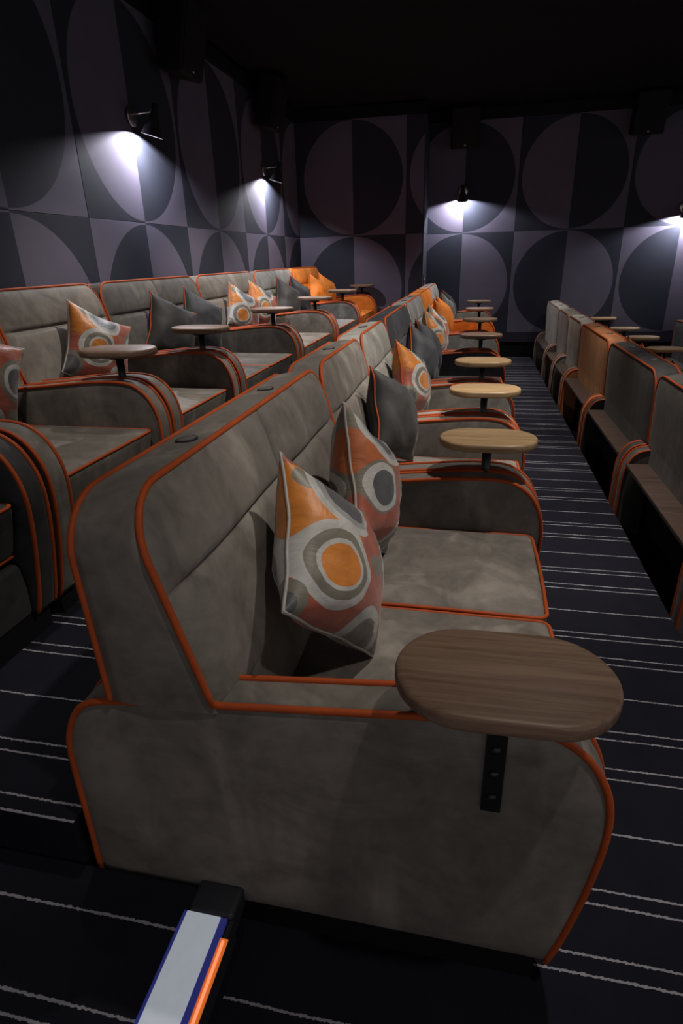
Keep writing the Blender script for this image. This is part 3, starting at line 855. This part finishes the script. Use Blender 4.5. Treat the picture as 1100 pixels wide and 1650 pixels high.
row_pillows(XLR, STEP, LEFT[5], WD, 2, [('dark', 'pipe'), ('slate', 'pipe')], ['charcoal cushion on the grey upper-row sofa, left of two', 'charcoal cushion on the grey upper-row sofa, right of two'], [(-18, 15, -27), (-18, 15, -27)])
row_pillows(XLR, STEP, LEFT[6], WD, 2, [('orange', 'pipe')] * 2, ['orange cushion on the orange upper-row sofa, left of two', 'orange cushion on the orange upper-row sofa, right of two'], [(-18, 15, -27), (-18, 15, -27)])
row_pillows(XRR, -STEP, RIGHT[1], WD, 2, [('print_b', 'silver_pipe'), ('print_a', 'silver_pipe')], ['printed cushion tip showing over the dark right-row sofa, nearer one', 'printed cushion tip showing over the dark right-row sofa, farther one'], [(10, 16, -24), (10, 16, -24)])
row_pillows(XRR, -STEP, RIGHT[2], WD, 2, [('rust', 'pipe'), ('rust', 'pipe')], ['rust cushion tip over the burnt orange sofa, nearer one', 'rust cushion tip over the burnt orange sofa, farther one'], [(10, 16, -24), (10, 16, -24)])
row_pillows(XRR, -STEP, RIGHT[3], WS, 1, [('dark', 'pipe')], ['charcoal cushion tip over the pale right-row armchair'], [(5, 16, -24)])

# ------------------------------------------------------------------ wall sconces
BULB = emit('sconce_bulb', (1.0, 0.97, 0.95), 25.0)
def sconce(loc, rz, label, power):
    """local +x points into the room"""
    root = empty('wall_sconce', loc, rz); tag(root, label, 'wall lamp', 'black cone wall sconces')
    ry = Matrix.Rotation(math.pi / 2, 3, 'Y')
    b = MB(); b.lathe([(0.0, 0.0), (0.058, 0.0), (0.060, 0.004), (0.060, 0.016), (0.056, 0.020), (0.0, 0.020)], n=32, M=ry); obj('backplate', b.mesh('backplate'), M['metal'], root)
    b = MB(); b.lathe([(0.0605, 0.010), (0.0625, 0.010), (0.0625, 0.020), (0.0605, 0.021)], n=32, M=ry); obj('backplate_rim', b.mesh('backplate_rim'), M['nickel'], root)
    b = MB(); b.tube([(0.018, 0, 0.012), (0.07, 0, 0.014), (0.18, 0, 0.018)], 0.0055, 10); obj('arm', b.mesh('arm'), M['nickel'], root)
    tilt = Matrix.Rotation(R(17), 3, 'Y')
    c = Vector((0.19, 0, 0.018))
    b = MB(); b.lathe([(0.0, 0.014), (0.016, 0.014), (0.017, 0.0), (0.016, -0.020), (0.0, -0.020)], c, 24, Matrix.Rotation(math.pi / 2, 3, 'Y')); obj('knuckle', b.mesh('knuckle'), M['nickel'], root)
    b = MB(); b.lathe([(0.0, 0.045), (0.020, 0.045), (0.022, 0.03), (0.022, 0.0), (0.026, -0.02), (0.075, -0.150), (0.073, -0.150), (0.024, -0.02), (0.018, -0.005), (0.0, -0.005)], c, 36, tilt)
    obj('cone_shade', b.mesh('cone_shade'), M['black'], root)
    b = MB(); b.lathe([(0.0, -0.03), (0.012, -0.035), (0.02, -0.055), (0.022, -0.075), (0.015, -0.092), (0.0, -0.098)], c, 20, tilt); bulb = obj('bulb', b.mesh('bulb'), BULB, root)
    ld = bpy.data.lights.new('sconce_light', 'SPOT'); ld.energy = power; ld.color = (0.94, 0.93, 1.0); ld.shadow_soft_size = 0.008
    ld.spot_size = R(172); ld.spot_blend = 0.05
    lo = bpy.data.objects.new('sconce_light', ld); COL.objects.link(lo); lo.parent = root
    lo.location = c + tilt @ Vector((0, 0, -0.128)); lo.rotation_euler = (0, R(17), 0)
    return root
sconce((XL, 3.32, 2.385), 0, 'black cone sconce on the left patterned wall, nearer of the two', 60)
sconce((XL, 6.17, 2.385), 0, 'black cone sconce on the left patterned wall, farther one near the corner', 60)
sconce((-0.20, YB2, 2.24), -math.pi / 2, 'black cone sconce on the back wall above the middle row tables', 60)
sconce((2.666, YB2, 1.93 + 0.0), -math.pi / 2, 'cone sconce cut by the right edge on the back wall', 60)

# ------------------------------------------------------------------ loudspeakers
def speaker(loc, rz, label, w=0.37, h=0.46, tilt=14):
    root = empty('wall_speaker', loc, rz); tag(root, label, 'loudspeaker', 'black wall loudspeakers')
    vs, fs = puff_box(0.0, 0.20, -w / 2, w / 2, -h / 2, h / 2, 0.014, (2, 3, 4))
    Rm = Matrix.Rotation(R(tilt), 4, 'Y')
    off = Vector((0.10, 0, 0))
    b = MB(); b.add([Rm @ Vector(v) + off for v in vs], fs); cab = obj('cabinet', b.mesh('cabinet'), M['speaker'], root)
    vs, fs = puff_box(0.196, 0.212, -w / 2 + 0.012, w / 2 - 0.012, -h / 2 + 0.012, h / 2 - 0.012, 0.006, (1, 3, 4))
    b = MB(); b.add([Rm @ Vector(v) + off for v in vs], fs); gr = obj('grille', b.mesh('grille'), M['speaker'], root)
    b = MB(); b.box(0.2115, 0.2145, -0.011, 0.011, -h / 2 + 0.032, -h / 2 + 0.044); b.v = [tuple(Rm @ Vector(v) + off) for v in b.v]; obj('badge', b.mesh('badge', False), M['white_print'], gr)
    b = MB(); b.box(0.0, 0.16, -0.05, 0.05, -0.06, 0.06); obj('mount', b.mesh('mount', False), M['speaker'], root)
    return root
speaker((XL, 3.90, 2.99), 0, 'black loudspeaker high on the left wall beyond the nearer sconce')
speaker((XL, 6.00, 2.985), 0, 'black loudspeaker high on the left wall above the far sconce')
speaker((-0.20, YB2, 2.99), -math.pi / 2, 'black loudspeaker high on the back wall above the sconce')
speaker((2.02, YB2, 3.01), -math.pi / 2, 'black loudspeaker high on the back wall at the right')

# ------------------------------------------------------------------ wall switch on the return
sw = empty('wall_switch', (XRET + 0.013, YB1 + 0.12, 1.10)); tag(sw, 'small black switch plate with white marks on the wall corner', 'switch')
b = MB(); b.box(0, 0.008, -0.05, 0.05, -0.09, 0.09); obj('plate', b.mesh('plate', False), M['metal'], sw)
for zz in (-0.04, 0.04):
    b = MB(); b.box(0.008, 0.012, -0.02, 0.02, zz - 0.012, zz + 0.012); obj('button', b.mesh('button', False), M['white_print'], sw)

# ------------------------------------------------------------------ lit step nosing
M['plate'] = plain('pale_plate_added_glow', (0.66, 0.71, 0.80), 0.5, 0.0, 0.4)
pb_ = M['plate'].node_tree.nodes['Principled BSDF']; pb_.inputs['Emission Color'].default_value = (0.78, 0.86, 1.0, 1); pb_.inputs['Emission Strength'].default_value = 0.20  # faint glow added to lift the plate above the room light
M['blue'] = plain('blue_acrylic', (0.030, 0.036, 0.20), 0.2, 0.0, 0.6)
pb_ = M['blue'].node_tree.nodes['Principled BSDF']; pb_.inputs['Emission Color'].default_value = (0.10, 0.13, 0.75, 1); pb_.inputs['Emission Strength'].default_value = 0.10  # weak blue glow added to brighten the acrylic edges
M['led'] = emit('orange_led', (0.95, 0.28, 0.13), 1.0)
M['rubber'] = plain('dark_rubber', (0.016, 0.018, 0.024), 0.55)
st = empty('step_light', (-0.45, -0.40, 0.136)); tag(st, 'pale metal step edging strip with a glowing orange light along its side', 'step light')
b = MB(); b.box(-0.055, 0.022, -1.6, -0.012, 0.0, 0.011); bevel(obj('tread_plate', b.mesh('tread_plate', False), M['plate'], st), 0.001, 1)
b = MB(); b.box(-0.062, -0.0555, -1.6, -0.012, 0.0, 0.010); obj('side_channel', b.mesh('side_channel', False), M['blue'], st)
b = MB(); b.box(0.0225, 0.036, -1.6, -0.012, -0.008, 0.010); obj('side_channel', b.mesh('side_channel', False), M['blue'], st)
b = MB(); b.box(0.041, 0.050, -1.6, -0.012, -0.06, 0.004); obj('front_channel', b.mesh('front_channel', False), M['rubber'], st)
M['led_glow'] = emit('orange_tube_glow', (0.75, 0.16, 0.025), 0.55)  # glow around the tube, imitated by an added emissive strip
b = MB(); b.box(0.0365, 0.0535, -1.6, -0.05, 0.0042, 0.0072); obj('tube_glow_strip', b.mesh('tube_glow_strip', False), M['led_glow'], st)
b = MB(); b.tube([(0.044, -0.055 - k * 0.1, 0.0068) for k in range(16)], 0.0034, 10); obj('light_tube', b.mesh('light_tube'), M['led'], st)
vs, fs = puff_box(-0.056, 0.048, -0.011, 0.062, -0.05, 0.012, 0.010, (2, 2, 2)); b = MB(); b.add(vs, fs); obj('end_cap', b.mesh('end_cap'), M['rubber'], st)
